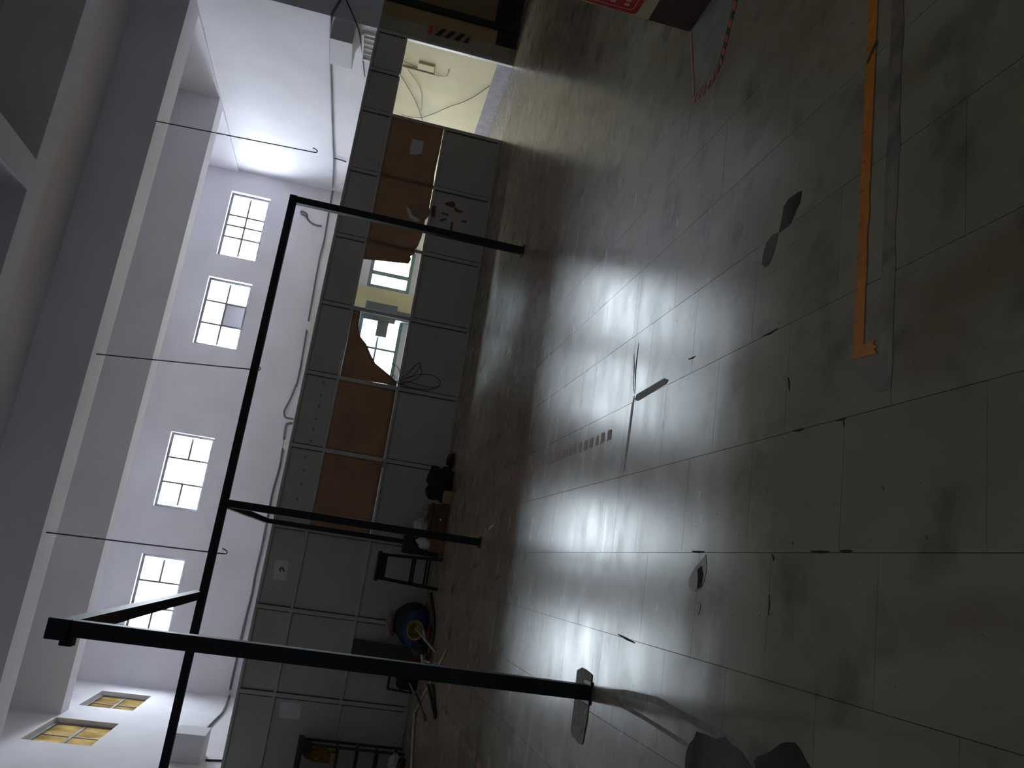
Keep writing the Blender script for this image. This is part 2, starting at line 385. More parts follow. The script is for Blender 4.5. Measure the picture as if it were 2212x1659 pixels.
for t in tiles[:300]:
    sx, sy = round(t[1]-t[0], 3), round(t[3]-t[2], 3)
    if (sx, sy) not in cache:
        bm = bmesh.new(); g = GAP/2; hx, hy = sx/2-g, sy/2-g; bz = .0003
        top = [bm.verts.new((a*(hx-bz), b*(hy-bz), 0)) for a, b in ((-1,-1),(1,-1),(1,1),(-1,1))]
        mid = [bm.verts.new((a*hx, b*hy, -bz)) for a, b in ((-1,-1),(1,-1),(1,1),(-1,1))]
        low = [bm.verts.new((a*hx, b*hy, -.012)) for a, b in ((-1,-1),(1,-1),(1,1),(-1,1))]
        bm.faces.new(top)
        for A, B in ((top, mid), (mid, low)):
            for k in range(4): bm.faces.new((A[k], B[k], B[(k+1) % 4], A[(k+1) % 4]))
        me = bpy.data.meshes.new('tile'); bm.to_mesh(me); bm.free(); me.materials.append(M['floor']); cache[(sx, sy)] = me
    o = bpy.data.objects.new('tile', cache[(sx, sy)]); C.objects.link(o); o.parent = fl
    o.location = ((t[0]+t[1])/2, (t[2]+t[3])/2, 0)
bm = bmesh.new()
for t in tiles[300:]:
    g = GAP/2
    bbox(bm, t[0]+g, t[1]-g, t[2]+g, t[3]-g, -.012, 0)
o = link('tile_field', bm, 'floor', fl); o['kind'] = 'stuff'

# ------------------------------------------------------------------ windows
def window(n, axis, plane, u0, u1, z0, z1, cols, rows, label, skip=(), fm='muntin', pane='glass', solid=(), fw=.055, inset=.12, bw=.046):
    c = (((u0+u1)/2, plane+inset, z0) if axis == 1 else (plane-inset, (u0+u1)/2, z0))
    w = struct(empty('window_%d' % n, c), label)
    d = .05
    def bx(bm, a, b, e, f, off=0, th=d):
        v0 = (plane+inset+off) if axis == 1 else (plane-inset-off-th)
        if axis == 1: bbox(bm, a, b, v0, v0+th, e, f)
        else: bbox(bm, v0, v0+th, a, b, e, f)
    bm = bmesh.new()
    bx(bm, u0, u0+fw, z0, z1); bx(bm, u1-fw, u1, z0, z1); bx(bm, u0+fw, u1-fw, z0, z0+fw); bx(bm, u0+fw, u1-fw, z1-fw, z1)
    link('window_frame', bm, fm, w)
    cu = [u0+fw] + [u0+(u1-u0)*c for c in cols] + [u1-fw]; rz = [z0+fw] + [z0+(z1-z0)*r for r in rows] + [z1-fw]
    for c in cu[1:-1]:
        bm = bmesh.new(); bx(bm, c-bw/2, c+bw/2, z0+fw, z1-fw, .01, .03); link('muntin', bm, fm, w)
    for i in range(len(cu)-1):
        for j in range(len(rz)-1):
            if j and (i, j) not in skip:
                bm = bmesh.new(); bx(bm, cu[i]+bw/2, cu[i+1]-bw/2, rz[j]-bw/2, rz[j]+bw/2, .01, .03); link('muntin', bm, fm, w)
            bm = bmesh.new(); bx(bm, cu[i], cu[i+1], rz[j], rz[j+1], .022, .006)
            link('pane', bm, 'lilac' if (i, j) in solid else pane, w)
    return w
window(1, 1, YF, *far_w[0], (.335, .665), (.5,), 'bright high window behind the diagonal steel beam', skip={(1, 1)})
window(2, 1, YF, *far_w[1], (.335, .665), (.5,), 'bright high window in the middle of the lilac wall', skip={(1, 1)})
window(3, 1, YF, *far_w[2], (.335, .665), (.5,), 'bright high window with its lower middle pane boarded over', solid={(1, 0)})
window(4, 1, YF, *far_w[3], (.32, .50, .66), (.5,), 'bright high window next to the corner of the side wall')
window(5, 0, XL, *left_w[0], (.5,), (.5,), 'yellowed window half in shade near the back corner', pane='amber', inset=.08)
window(6, 0, XL, *left_w[1], (.5,), (.5,), 'yellowed window with four panes on the left wall', pane='amber', inset=.08)
window(7, 1, YF, *low_w[0], (.52,), (.52,), 'low bright window seen through the torn paper', fm='teal', fw=.09, bw=.055, inset=.0)
window(8, 1, YF, *low_w[1], (.22, .6), (), 'low bright window seen past the cream wall strip', fm='teal', fw=.09, bw=.11, inset=.0)
box('cream_strip', 6.08, 6.66, YF-.012, YF, 0, 2.4, 'cream', bpy.data.objects['wall_back'])
def portal(h, loc, rot):
    ld = bpy.data.lights.new('window_daylight', 'AREA'); ld.shape = 'RECTANGLE'; ld.size = h[1]-h[0]; ld.size_y = h[3]-h[2]
    ld.cycles.is_portal = True
    lo = bpy.data.objects.new('window_daylight', ld); C.objects.link(lo)
    lo.location = loc; lo.rotation_euler = rot
for h in far_w+low_w: portal(h, ((h[0]+h[1])/2, YF+.30, (h[2]+h[3])/2), (math.radians(-90), 0, 0))

# ------------------------------------------------------------------ partition
MX = [-3.33, -2.114, -.920, .272, 1.510, 2.687, 3.871, 5.057, 6.270, 7.416, 8.210, 8.989]
RZ = [.03, .999, 1.960, 2.469]
pt = empty('partition', (3, YP, 0)); tag(pt, 'grey board and aluminium office partition across the hall', 'partition')
MWD = .06
for i, x in enumerate(MX):
    z0 = 0
    if i == 10: z0 = RZ[2]
    box('mullion', x-MWD/2, x+MWD/2, YP-.035, YP+.035, z0, RZ[3]+.02, 'alu', pt, bev=.006)
for i in range(len(MX)-1):
    xa, xb = MX[i]+MWD/2, MX[i+1]-MWD/2
    for k, z in enumerate(RZ):
        if i in (9, 10) and k < 2: continue
        h = .022
        box('rail', xa, xb, YP-.028, YP+.028, (0 if k == 0 else z-h), z+h, 'alu', pt, bev=.004)
    for k in range(3):
        if i in (9, 10) and k < 2: continue
        if k == 1 and i in (3, 4, 5, 6, 7, 8):
            bm = bmesh.new(); bbox(bm, xa, xb, YP-.003, YP+.003, RZ[k]+.022, RZ[k+1]-.022); link('glass_pane', bm, 'clearglass', pt); continue
        p = box('panel', xa, xb, YP-.008, YP+.008, RZ[k]+.022, RZ[k+1]-.022, 'panel', pt)
        bm = bmesh.new(); g = .012
        bbox(bm, xa, xa+g, YP-.022, YP-.008, RZ[k]+.022, RZ[k+1]-.022); bbox(bm, xb-g, xb, YP-.022, YP-.008, RZ[k]+.022, RZ[k+1]-.022)
        link('bead', bm, 'cable', p)
# tape residue on a lower panel and green marker dots on upper panels
lp = pt
def zz(sx, ox, oy): return lambda a, b: (ox+a/sx, oy+b/sx)
z = zz(15.08, 930, 410)
for quad in ([(460,430),(560,395),(760,390),(810,480),(800,560),(720,580),(600,540),(470,490)], [(750,560),(820,580),(950,660),(1060,690),(1050,745),(930,755),(800,700)],
             [(360,720),(590,800),(570,850),(350,780)], [(290,980),(500,920),(520,980),(310,1040)], [(680,1040),(745,1060),(700,1350),(620,1345)], [(1010,985),(1190,995),(1170,1085),(1000,1040)], [(40,500),(180,540),(130,890),(20,870)]):
    plate('tape_residue', [pY(YP-.0085-(.03 if quad[0][0] == 40 else 0), *z(*q)) for q in quad], (0, -.001, 0), 'tapestain', pt)
z = zz(3.687, 400, 800)
for a, b in ((1100,95),(1080,200),(1065,285),(1040,385),(1020,465),(1000,565),(960,690),(945,795),(925,905),(890,1025)):
    c = pY(YP-.009, *z(a, b)); s = .022
    plate('green_mark', [c+Vector((math.cos(t)*s*(.8+.4*random.random()), 0, math.sin(t)*s*(.8+.4*random.random()))) for t in [k*math.pi/4 for k in range(8)]], (0, -.001, 0), 'greenmark', pt)

# brown paper sheets
YS = YP-.010
tag(sheet('brown_paper', [(.303, 1.0225), (1.479, 1.0225), (1.479, 1.937), (.303, 1.937)], YS, 'brown', seed=3, amp=.012), 'wrinkled brown paper sheet filling the bay behind the rear steel post', 'paper sheet', 'brown paper over the partition glass')
tag(sheet('brown_paper', [(1.541, 1.0225), (2.656, 1.0225), (2.656, 1.937), (1.541, 1.937)], YS, 'brown', seed=9, amp=.012), 'wrinkled brown paper sheet with a small torn flap at its corner', 'paper sheet', 'brown paper over the partition glass')
tag(sheet('brown_paper', [(2.72, 1.03), (2.80, 1.05), (2.90, 1.20), (3.03, 1.43), (3.18, 1.54), (3.32, 1.63), (3.42, 1.74), (3.58, 1.81), (3.84, 1.82), (3.84, 1.935), (2.72, 1.935)], YS, 'brown', seed=14, amp=.006), 'brown paper sheet torn away along a long curve', 'paper sheet', 'brown paper over the partition glass')
outl = [(4.80, 1.20), (4.88, 1.17), (4.94, 1.19), (5.00, 1.13), (5.07, 1.15), (5.16, 1.10), (5.30, 1.07), (5.5, 1.06), (5.72, 1.06), (5.86, 1.03), (6.3, 1.03), (6.55, 1.045), (7.0, 1.03), (7.386, 1.03), (7.386, 1.94), (4.72, 1.94)]
tag(sheet('brown_paper', outl, YP-.042, 'brown', nx=40, seed=21, amp=.008), 'long brown paper sheet with a white note, ragged along its bottom', 'paper sheet', 'brown paper over the partition glass')
z = zz(3.687, 600, 400)
fl1 = [pY(YP-.075, *z(*q)) for q in ((1030,150),(1200,140),(1215,230),(1180,275),(1130,285),(1075,265),(1045,215))]
tag(plate('torn_flap', fl1, (0, -.003, .0), 'tan'), 'torn tan paper flap hanging from the long brown sheet', 'paper scrap')
f2 = [pY(YP-.080, *z(*q)) for q in ((1028,165),(1050,190),(1072,240),(1138,280),(1100,292),(1050,262),(1032,215))]
tag(plate('pale_paper_tear', f2, (0, -.003, 0), 'paper'), 'pale curled paper edge on the torn tan flap', 'paper scrap')
z = zz(3.687, 400, 800)
tag(plate('corner_flap', [pY(YP-.06, *z(*q)) for q in ((1520,725),(1585,722),(1580,775),(1545,765))], (0, -.003, 0), 'tan'), 'small tan flap peeling at the brown sheet corner', 'paper scrap')
# notes
def note(name, px, Y, label):
    return tag(plate(name, [pY(Y, *p) for p in px], (0, -.002, 0), 'paper'), label, 'paper')
nt_ = empty('paper_note', pY(YP-.012, 606, 1232)); tag(nt_, 'pale paper note with a dark curved mark on an upper panel', 'paper')
plate('sheet', [pY(YP-.010, *p) for p in ((595.5,1208.6),(624,1212),(617.5,1254.5),(588,1251.5))], (0, -.002, 0), 'paper', nt_)
z = zz(16.59, 560, 1180)
arc = spline([pY(YP-.0125, *z(*q)) for q in ((765,915),(735,850),(755,790),(800,765),(845,800),(875,870),(890,915))], 5)
bm = bmesh.new(); tubebm(bm, arc, .009, 6); link('mark', bm, 'ink', nt_)
note('paper_note', ((606,1515),(651,1519),(647,1554),(602,1550)), YP-.010, 'blank square paper note on a middle panel by the rack')
note('paper_note', ((891,300),(916,306),(910,333),(886,334),(885.5,322)), YP-.066, 'white folded note stuck on the long brown sheet')
note('paper_note', ((945,77),(1015,93),(1014,98),(944,82)), YP-.034, 'faded strip') if False else None
# hazard stripe plate on the jamb
hz = empty('hazard_plate', pY(YP-.032, 980, 80)); tag(hz, 'black and ochre striped warning plate on the door jamb', 'sign')
hp = [Vector((9.155, YP-.030, 1.51)), Vector((9.34, YP-.030, 1.50)), Vector((9.345, YP-.030, .84)), Vector((9.17, YP-.030, .85))]
plate('backing', hp, (0, -.004, 0), 'tan', hz)
for k in range(4):
    t0 = .02+k*.26; zt = 1.50-.66*t0
    plate('stripe', [Vector((9.165, YP-.035, zt)), Vector((9.165, YP-.035, zt-.085)), Vector((9.335, YP-.035, max(.85, zt-.20))), Vector((9.335, YP-.035, zt-.115))], (0, -.001, 0), 'black', hz)
plate('red_tab', [Vector((9.16, YP-.030, 1.62)), Vector((9.33, YP-.030, 1.61)), Vector((9.335, YP-.030, 1.535)), Vector((9.16, YP-.030, 1.545))], (0, -.003, 0), 'otape', hz)

# ------------------------------------------------------------------ steel frame
PW, ZT = .078, 2.71
sf = empty('steel_gantry', (-.55, 4.49, 0)); tag(sf, 'black welded square steel frame standing on four posts', 'gantry')
def post(x, y, zt, plate_=True, w=PW):
    p = box('post', x-w/2, x+w/2, y-w/2, y+w/2, 0, zt, 'steel', sf, bev=.004)
    if plate_: box('foot_plate', x-.06, x+.06, y-.06, y+.06, 0, .010, 'steel', p, bev=.003)
post(-.545, 4.49, 2.76); post(.325, 8.70, ZT); post(3.76, 8.76, ZT+.02)
post(.31, 12.66, 2.60, w=.07)
beam('top_beam', (-3.44, 8.70, ZT-.02), (3.80, 8.75, ZT-.02), PW, 'steel', sf)
beam('side_beam', (-.555, 4.43, 2.735), (-.60, 8.70, 2.735), PW, 'steel', sf)
beam('side_beam', (.31, 8.70, ZT-.03), (.31, 12.70, 2.575), .07, 'steel', sf)
beam('side_beam', (-3.40, 4.46, 2.735), (-3.40, 8.70, 2.735), PW, 'steel', sf)
box('bracket', -.63, -.58, 4.46, 4.53, 2.66, 2.72, 'steel', sf, bev=.004)
box('bracket', -.60, -.50, 4.41, 4.46, 2.68, 2.78, 'steel', sf, bev=.004)

# ------------------------------------------------------------------ hanging rods
def rod(px, px2, label):
    p = pF(*px, ZB); q = pY(p.y, *px2)
    L = [p+Vector((0, 0, .02)), q+Vector((0, 0, .03))]
    hook = [q+Vector((.0, 0, .03)), q+Vector((.005, 0, 0)), q+Vector((.035, 0, -.012)), q+Vector((.06, 0, .02)), q+Vector((.075, 0, .07))]
    r = empty('ceiling_rod', p); tag(r, label, 'rod', 'hooked rods hanging from the beam')
    tube('shaft', L, .010, 'rod', r); tube('hook', spline(hook, 3), .009, 'rod', r)
rod((338,262), (683,330), 'thin dark hooked rod hanging in front of the bright side wall')
rod((208,765), (560,800), 'thin dark rod hanging between the two middle windows')
rod((100,1150), (488,1197), 'thin dark hooked rod hanging beside the window over the diagonal beam')

# ------------------------------------------------------------------ wall cables
pts = [pX(8.97, x, y) for x, y in ((716,38),(714,110),(716,200),(719,300),(721,350),(719,405))]
tag(tube('cable_run', spline([pY(YP-.05, 735, 0), pY(YP-.05, 724, 18)]+pts, 5), .020, 'greycable'), 'sagging grey cable bundle along the bright side wall', 'cable')
pts = [pY(YF-.03, x, y) for x, y in ((719,410),(712,450),(700,520),(690,560),(672,660),(655,760),(648,800),(640,835))]
tag(tube('cable_run', spline(pts, 4), .022, 'greycable'), 'grey cable running under the boarded window', 'cable')
pts = [pY(YF-.03, x, y) for x, y in ((640,830),(628,860),(615,885),(614,895),(618,902),(634,905))]
tag(tube('cable_run', spline(pts, 4), .022, 'greycable'), 'grey cable bending down in a loop behind the partition top', 'cable')
pts = [pY(YF-.03, x, y) for x, y in ((632,914),(622,915),(617,922),(612,960),(604,1010),(590,1060),(580,1110),(566,1180),(552,1240),(545,1280),(530,1340),(512,1420),(497,1490))]
tag(tube('cable_run', spline(pts, 4), .028, 'greycable'), 'thick grey cable on the lilac wall above the left panels', 'cable')
pts = [pX(XL+.03, x, y) for x, y in ((497,1500),(483,1535),(465,1555),(440,1580),(424,1596),(408,1610),(404,1613),(414,1607),(426,1594))]
tag(tube('cable_run', spline(pts, 4), .022, 'greycable'), 'grey cable sagging along the left wall to a looped end', 'cable')
pts = [pY(YF-.03, x, y) for x, y in ((695,488),(680,485),(668,477),(660,466),(652,463),(651,456),(662,461),(664,470))]
tag(tube('cable_run', spline(pts, 4), .020, 'greycable'), 'grey cable tail curling into a loop beside the steel corner', 'cable')
tag(tube('cable_run', spline([pX(8.96, *p) for p in ((721,342),(735,345),(748,350))], 4), .018, 'greycable'), 'short grey cable dropping from the side wall bundle', 'cable')
tag(tube('wire', spline([pY(YP-.06, 748, 0), pY(YP-.06, 768, 45), pX(8.95, 777, 75), pX(8.95, 783, 120), pX(8.95, 788, 165)], 5), .012, 'cable'), 'thin black wire drooping past the boxed ledge', 'wire')
for (a, b), lab in (((( 661,705),(672,706)), 'small white paper pennant hanging under the cable by the torn sheet'), (((611,962),(622,963)), 'small white paper pennant hanging above the second brown sheet')):
    A = pY(YF-.05, *a); B = pY(YF-.05, *b); 
    tag(plate('pennant', [A+Vector((.14, 0, .02)), A+Vector((-.02, 0, .06)), A+Vector((-.17, 0, -.17)), A+Vector((.14, 0, -.10))], (0, -.004, 0), 'paper'), lab, 'paper scrap')
# ledge box, vent and wires on the right wall
lb = tag(box('boxed_ledge', 8.62, XR, YP+.04, 13.62, 2.85, 3.25, 'lilac', None, bev=.01), 'boxed plaster ledge on the side wall above the doorway', 'ledge')
vt = empty('wall_vent', (8.97, 13.3, 2.5)); tag(vt, 'white barred vent frame on the side wall under the ledge', 'vent')
bm = bmesh.new()
for y in (12.95, 13.72): bbox(bm, 8.94, 9.0, y-.02, y+.02, 2.42, 2.74)
for zq in (2.42, 2.72): bbox(bm, 8.94, 9.0, 12.95, 13.72, zq-.02, zq+.02)
link('vent_frame', bm, 'white', vt)
for y in (13.1, 13.25, 13.4, 13.55): box('vent_bar', 8.955, 8.985, y-.008, y+.008, 2.43, 2.72, 'white', vt)
box('vent_panel', 8.985, 9.0, 12.95, 13.72, 2.42, 2.74, 'shelfbox', vt)
lw = tag(box('boxed_ledge', XL, XL+.42, 14.0, 14.62, 2.90, 3.38, 'lilac', None, bev=.01), 'boxed plaster ledge high on the left wall', 'ledge')
tag(tube('wall_pipe', [pX(XL+.02, 444, 1642), pX(XL+.02, 500, 1644)], .018, 'cable'), 'thin dark pipe below the left wall ledge', 'pipe')
z = zz(4.424, 700, 0)
def dw(pts, label, r=.006, X=8.975): return tag(tube('wire', spline([pX(X, *z(*p)) for p in pts], 5), r, 'cable'), label, 'wire')
dw(((725,710),(800,830),(880,980),(930,1120),(942,1155)), 'black wire hanging diagonally in the doorway')
dw(((935,1125),(1050,1085),(1200,1020),(1330,975),(1440,920),(1582,822)), 'black wire crossing the doorway to the skirting')
dw(((740,1095),(830,1118),(930,1122)), 'short black wire near the doorway edge')
dw(((800,660),(870,760),(915,835),(935,930),(925,1060)), 'thin wire strand with a knot on the cream wall', .004)
cb = empty('conduit', pX(8.97, *z(900, 660))); tag(cb, 'thin dark conduit and junction box on the cream wall', 'conduit')
tube('pipe', [pX(8.98, *z(*p)) for p in ((750,630),(1055,710))], .018, 'greycream', cb)
tube('pipe', spline([pX(8.98, *z(*p)) for p in ((760,585),(930,660),(1060,715),(1170,728),(1190,670))], 5), .008, 'greycream', cb)
A = pX(9.0, *z(905, 585)); B = pX(9.0, *z(1050, 680)); box('junction_box', 8.96, 9.0, min(A.y, B.y), max(A.y, B.y), min(A.z, B.z), max(A.z, B.z), 'cream', cb, bev=.006)
# duct in front of the low window
du = empty('duct_box', (6.0, YF-.2, .89)); tag(du, 'grey sheet metal duct box standing before the low window', 'duct')
box('body', 5.74, 6.22, YF-.22, YF-.02, 1.10, 1.90, 'ducts', du, bev=.01); box('branch', 5.36, 5.74, YF-.20, YF-.04, 1.25, 1.53, 'ducts', du, bev=.01)
box('stand', 5.86, 6.10, YF-.20, YF-.04, 0, 1.10, 'ducts', du)
# tangle of wire at the lower rail
z = zz(5.185, 700, 540)
tg = empty('wire_tangle', pY(YP-.05, 860, 825)); tag(tg, 'tangle of thin black wire looped over the partition rail', 'wire')
for pts in (((800,1480),(900,1440),(1010,1400),(1080,1270),(1040,1280),(970,1350),(900,1420)), ((820,1470),(960,1420),(1130,1390),(1250,1420),(1300,1490),(1260,1540),(1100,1520),(960,1480),(850,1480)),
            ((770,1470),(740,1400),(660,1330),(635,1280),(680,1250),(780,1280),(840,1340),(850,1440)), ((760,1430),(770,1395),(790,1420),(780,1470),(860,1500),(1000,1460),(1090,1390),(1075,1290)), ((780,1460),(880,1510),(1020,1550),(1190,1560),(1290,1520))):
    tube('strand', spline([pY(YP-.055, *z(*p)) for p in pts], 5), .0055, 'cable', tg)

# ------------------------------------------------------------------ floor marks, tape and patches
def fpoly(name, px, m, label, cat, th=.0016, z0=.0003, group=None, parent=None, world=None):
    pts = [Vector((x, y, z0)) for x, y in world] if world else [Vector((p.x, p.y, z0)) for p in (pF(*q) for q in px)]
    o = plate(name, pts, (0, 0, th), m, parent)
    return tag(o, label, cat, group) if label else o
# yellow tape, an L with a short return
yt = []
n = 26
for k in range(n+1):
    x = .835+(2.6-.835)*k/n; yt.append((x, 2.222+.004*noise.noise(Vector((x*9, 0, 0)))))
for k in range(n, -1, -1):
    x = .872+(2.6-.872)*k/n; yt.append((x, 2.170+.006*noise.noise(Vector((x*13, 5, 0)))))
yt += [(.872, 2.112), (.862, 2.122), (.850, 2.104), (.842, 2.116), (.826, 2.100)]
yl = empty('floor_tape', (1.7, 2.2, 0)); tag(yl, 'orange yellow floor tape in an L with a short end', 'floor tape')
fpoly('tape_strip', None, 'ytape', None, None, world=yt, parent=yl)
fpoly('black_scratch', [(1893,88),(1896,92),(1876,138),(1873,134)], 'black', None, None, z0=.0022, th=.0004, parent=yl)
for k in range(11):
    x = .95+k*.115+random.random()*.03; s = .012+.02*random.random()
    fpoly('black_scratch', None, 'black', None, None, z0=.0021, th=.0003, parent=yl, world=[(x, 2.222-s), (x+.0025, 2.222-s*.5), (x+.003, 2.2235), (x, 2.2235)])
wz = []
for k in range(31):
    x = .70+(2.7-.70)*k/30; wz.append((x, 2.092+.010*noise.noise(Vector((x*6, 1, 0)))))
for k in range(30, -1, -1):
    x = .70+(2.7-.70)*k/30; wz.append((x, 2.030+.012*noise.noise(Vector((x*7, 8, 0)))))
fpoly('worn_tape_track', None, 'wear', 'brown worn track of removed tape beside the yellow line', 'floor mark', world=wz, th=.0006)
# hazard tape around the pillar
hzt = empty('hazard_tape', (2.8, 3.5, 0)); tag(hzt, 'black and orange hazard tape on the floor around the pillar', 'floor tape')
path = [(3.345, 3.30), (3.20, 3.335), (3.08, 3.37), (2.96, 3.425), (2.86, 3.465), (2.785, 3.50), (2.745, 3.57), (2.735, 3.65), (2.75, 3.74), (2.775, 3.83)]
path = [(v.x, v.y) for v in spline([(x, y, 0) for x, y in path], 3)]
for k in range(len(path)-1):
    a = Vector((*path[k], 0)); b = Vector((*path[k+1], 0)); d = (b-a).normalized(); nrm = Vector((-d.y, d.x, 0))*.021; sl = d*.012
    fpoly('tape_stripe', None, 'otape' if k % 2 == 0 else 'btape', None, None, parent=hzt,
          world=[((a+nrm+sl).x, (a+nrm+sl).y), ((b+nrm+sl).x, (b+nrm+sl).y), ((b-nrm-sl).x, (b-nrm-sl).y), ((a-nrm-sl).x, (a-nrm-sl).y)])
fpoly('faded_tape', None, 'oldtape', 'faded reddish tape between the hazard tape and the pillar', 'floor tape', world=[(2.80, 3.845), (3.02, 3.905), (3.34, 3.995), (3.345, 3.975), (3.03, 3.885), (2.805, 3.82)])
fpoly('painted_patch', None, 'mattegrey', 'matt grey painted floor patch inside the hazard tape', 'floor patch', th=.0008, world=[(2.78, 3.56), (2.80, 3.78), (3.04, 3.87), (3.34, 3.96), (3.34, 3.38), (3.1, 3.41), (2.88, 3.49)])
# worn orange dashes leading to the partition
og = empty('worn_tape_line', (.95, 6.2, 0)); tag(og, 'worn orange tape line leading towards the partition', 'floor tape')
y = 4.60
while y < 7.9:
    w = .035; L = .05+.05*random.random()
    fpoly('tape_fragment', None, 'oldtape', None, None, th=.0008, parent=og, world=[(.93-w+random.random()*.01, y), (.93+w, y+.01), (.935+w-random.random()*.01, y+L), (.935-w, y+L)])
    y += L+.02+.05*random.random()
fpoly('joint_filler', [(1371,864),(1376,852),(1400,838),(1420,826),(1436,817),(1444,821),(1438,830),(1415,843),(1392,858),(1378,866)], 'filler', 'brown crumbly filler in a floor joint', 'floor patch', th=.002)
fpoly('repair_patch', [z8 for z8 in [(1100+a/1.989, 829+b/1.989) for a, b in ((845,735),(850,790),(838,850),(820,885),(795,893),(772,870),(775,830),(800,790))]], 'plaster', 'pale plaster patch with a dark hole in the floor', 'floor patch', th=.0012)
fpoly('patch_hole', [(1100+a/1.989, 829+b/1.989) for a, b in ((828,782),(836,820),(828,870),(808,885),(812,840),(810,800))], 'grout', 'dark chipped hole in the pale plaster patch', 'floor patch', z0=.0016, th=.0004)
fpoly('repair_patch', [(1100+a/1.989, 829+b/1.989) for a, b in ((818,940),(824,952),(815,992),(806,994),(808,955))], 'plaster', 'small pale plaster fleck beyond the holed patch', 'floor patch', th=.0012)
mp = empty('mortar_patch', (-.6, 4.5, 0)); tag(mp, 'brown mortar strip around the foot of the near post', 'floor patch')
zf = zz(7.214, 1200, 1400)
fpoly('mortar', [zf(*p) for p in ((345,345),(420,305),(470,330),(530,375),(575,420),(565,600),(545,800),(520,920),(490,1180),(465,1290),(440,1440),(415,1500),(360,1480),(320,1410),(250,1360),(250,1230),(280,1000),(310,740),(325,540))], 'mortar', None, None, th=.004, parent=mp)
zb8 = zz(6.144, 1420, 1440)
fpoly('wet_stain', [zb8(*p) for p in ((370,1420),(370,1230),(395,1100),(430,1020),(490,950),(520,860),(650,900),(780,960),(900,930),(980,1020),(1120,1120),(1180,1220),(1230,1300),(1330,1420))], 'wet', 'dark wet patch by the mortar strip with a crumb in it', 'stain', th=.0009)
fpoly('wet_stain', [zb8(*p) for p in ((1330,1420),(1280,1260),(1330,1190),(1460,1160),(1560,1080),(1640,1020),(1720,1000),(1830,1010),(1890,1080),(1950,1200),(2010,1300),(2080,1420))], 'wet', 'dark wet patch shaped like a rounded tongue', 'stain', th=.0009)
z7 = zz(1.989, 1100, 0)
fpoly('water_puddle', [z7(*p) for p in ((1087,1135),(1090,1100),(1105,1045),(1130,1010),(1155,1000),(1150,1040),(1135,1090),(1115,1140),(1098,1150))], 'wet', 'narrow finger shaped puddle on the stone tiles', 'puddle', th=.0012)
fpoly('water_puddle', [z7(*p) for p in ((1160,998),(1170,950),(1180,890),(1200,855),(1245,825),(1258,820),(1250,870),(1230,910),(1210,960),(1180,985))], 'wet', 'broader puddle tapering into a floor joint', 'puddle', th=.0012)

def streak(name, px, w, m, label, cat, parent=None, z0=.0004, th=.0005):
    pts = [pF(*p) for p in px]; L_, R_ = [], []
    for i, p in enumerate(pts):
        d = (pts[min(i+1, len(pts)-1)]-pts[max(i-1, 0)]).normalized(); nn = Vector((-d.y, d.x, 0))*w*(.5 if 0 < i < len(pts)-1 else .2)
        L_.append((p+nn)); R_.append((p-nn))
    return fpoly(name, None, m, label, cat, th=th, z0=z0, parent=parent, world=[(q.x, q.y) for q in L_+R_[::-1]])
for a, b, w in (((1703,815),(1705,845),.010), ((1648,727),(1680,710),.010), ((1806,909),(1829,903),.006), ((1712,931),(1738,926),.010), ((1822,904),(1823,922),.007), ((1495,1191),(1522,1192),.010),
                ((1752,1191),(1792,1192),.009), ((1815,1190),(1842,1190),.010), ((1335,1370),(1372,1389),.012), ((1668,1196),(1672,1212),.009), ((1662,1285),(1660,1330),.007), ((1487,776),(1503,769),.010), ((1640,1330),(1640,1332),.006)):
    streak('joint_gap', [a, ((a[0]+b[0])/2+1, (a[1]+b[1])/2+1), b], w, 'grout', None, None, parent=fl)
streak('joint_gap', [(1370,855),(1366,880),(1360,930),(1352,985),(1347,1020)], .035, 'wear', None, None, parent=fl)
streak('joint_gap', [(1380,740),(1374,790),(1371,850)], .016, 'grout', None, None, parent=fl)
streak('joint_gap', [(1370,765),(1370,800),(1368,845)], .012, 'grout', None, None, parent=fl)
streak('drag_mark', [(1292,1490),(1350,1497),(1420,1513),(1480,1548),(1545,1582),(1600,1615),(1650,1662)], .030, 'wear', 'long brown drag mark running from the near post foot', 'floor mark')
streak('drag_mark', [(1292,1500),(1330,1516),(1400,1556),(1470,1600),(1530,1645)], .018, 'wear', 'thinner brown drag mark beside the long one', 'floor mark')
wt = empty('worn_tape_line', pF(1000, 1600)); tag(wt, 'worn orange tape line curving past the white floor pipe', 'floor tape')
for a, b in (((958,1543),(966,1556)), ((970,1562),(978,1572)), ((983,1580),(990,1592)), ((996,1600),(1004,1612)), ((1012,1622),(1020,1634)), ((1030,1648),(1038,1658))):
    streak('tape_fragment', [a, ((a[0]+b[0])/2, (a[1]+b[1])/2), b], .05, 'oldtape', None, None, parent=wt)
streak('dark_streak', [(1060,724),(1064,705),(1069,680),(1074,655),(1077,640)], .32, 'wear', 'long dark streak on the floor near the torn paper bay', 'floor mark')  # long darker band laid on the floor
streak('dark_streak', [(1222,150),(1238,112),(1248,70),(1262,30),(1275,0)], .10, 'wear', 'dark smear on the floor before the ochre wall', 'floor mark')
for p, m, lab in (((1061,1138), 'white', 'tiny white chip on the floor near the rear post'), ((1027,1222), 'black', 'tiny black chip on the floor before the stool'), ((1072,1250), 'black', 'small dark smear on the floor before the stool'), ((1021,1352), 'wood', 'small brown smear on the floor by the white pipes')):
    streak('floor_chip', [(p[0]-6, p[1]+5), p, (p[0]+6, p[1]-5)], .03, m, lab, 'chip')
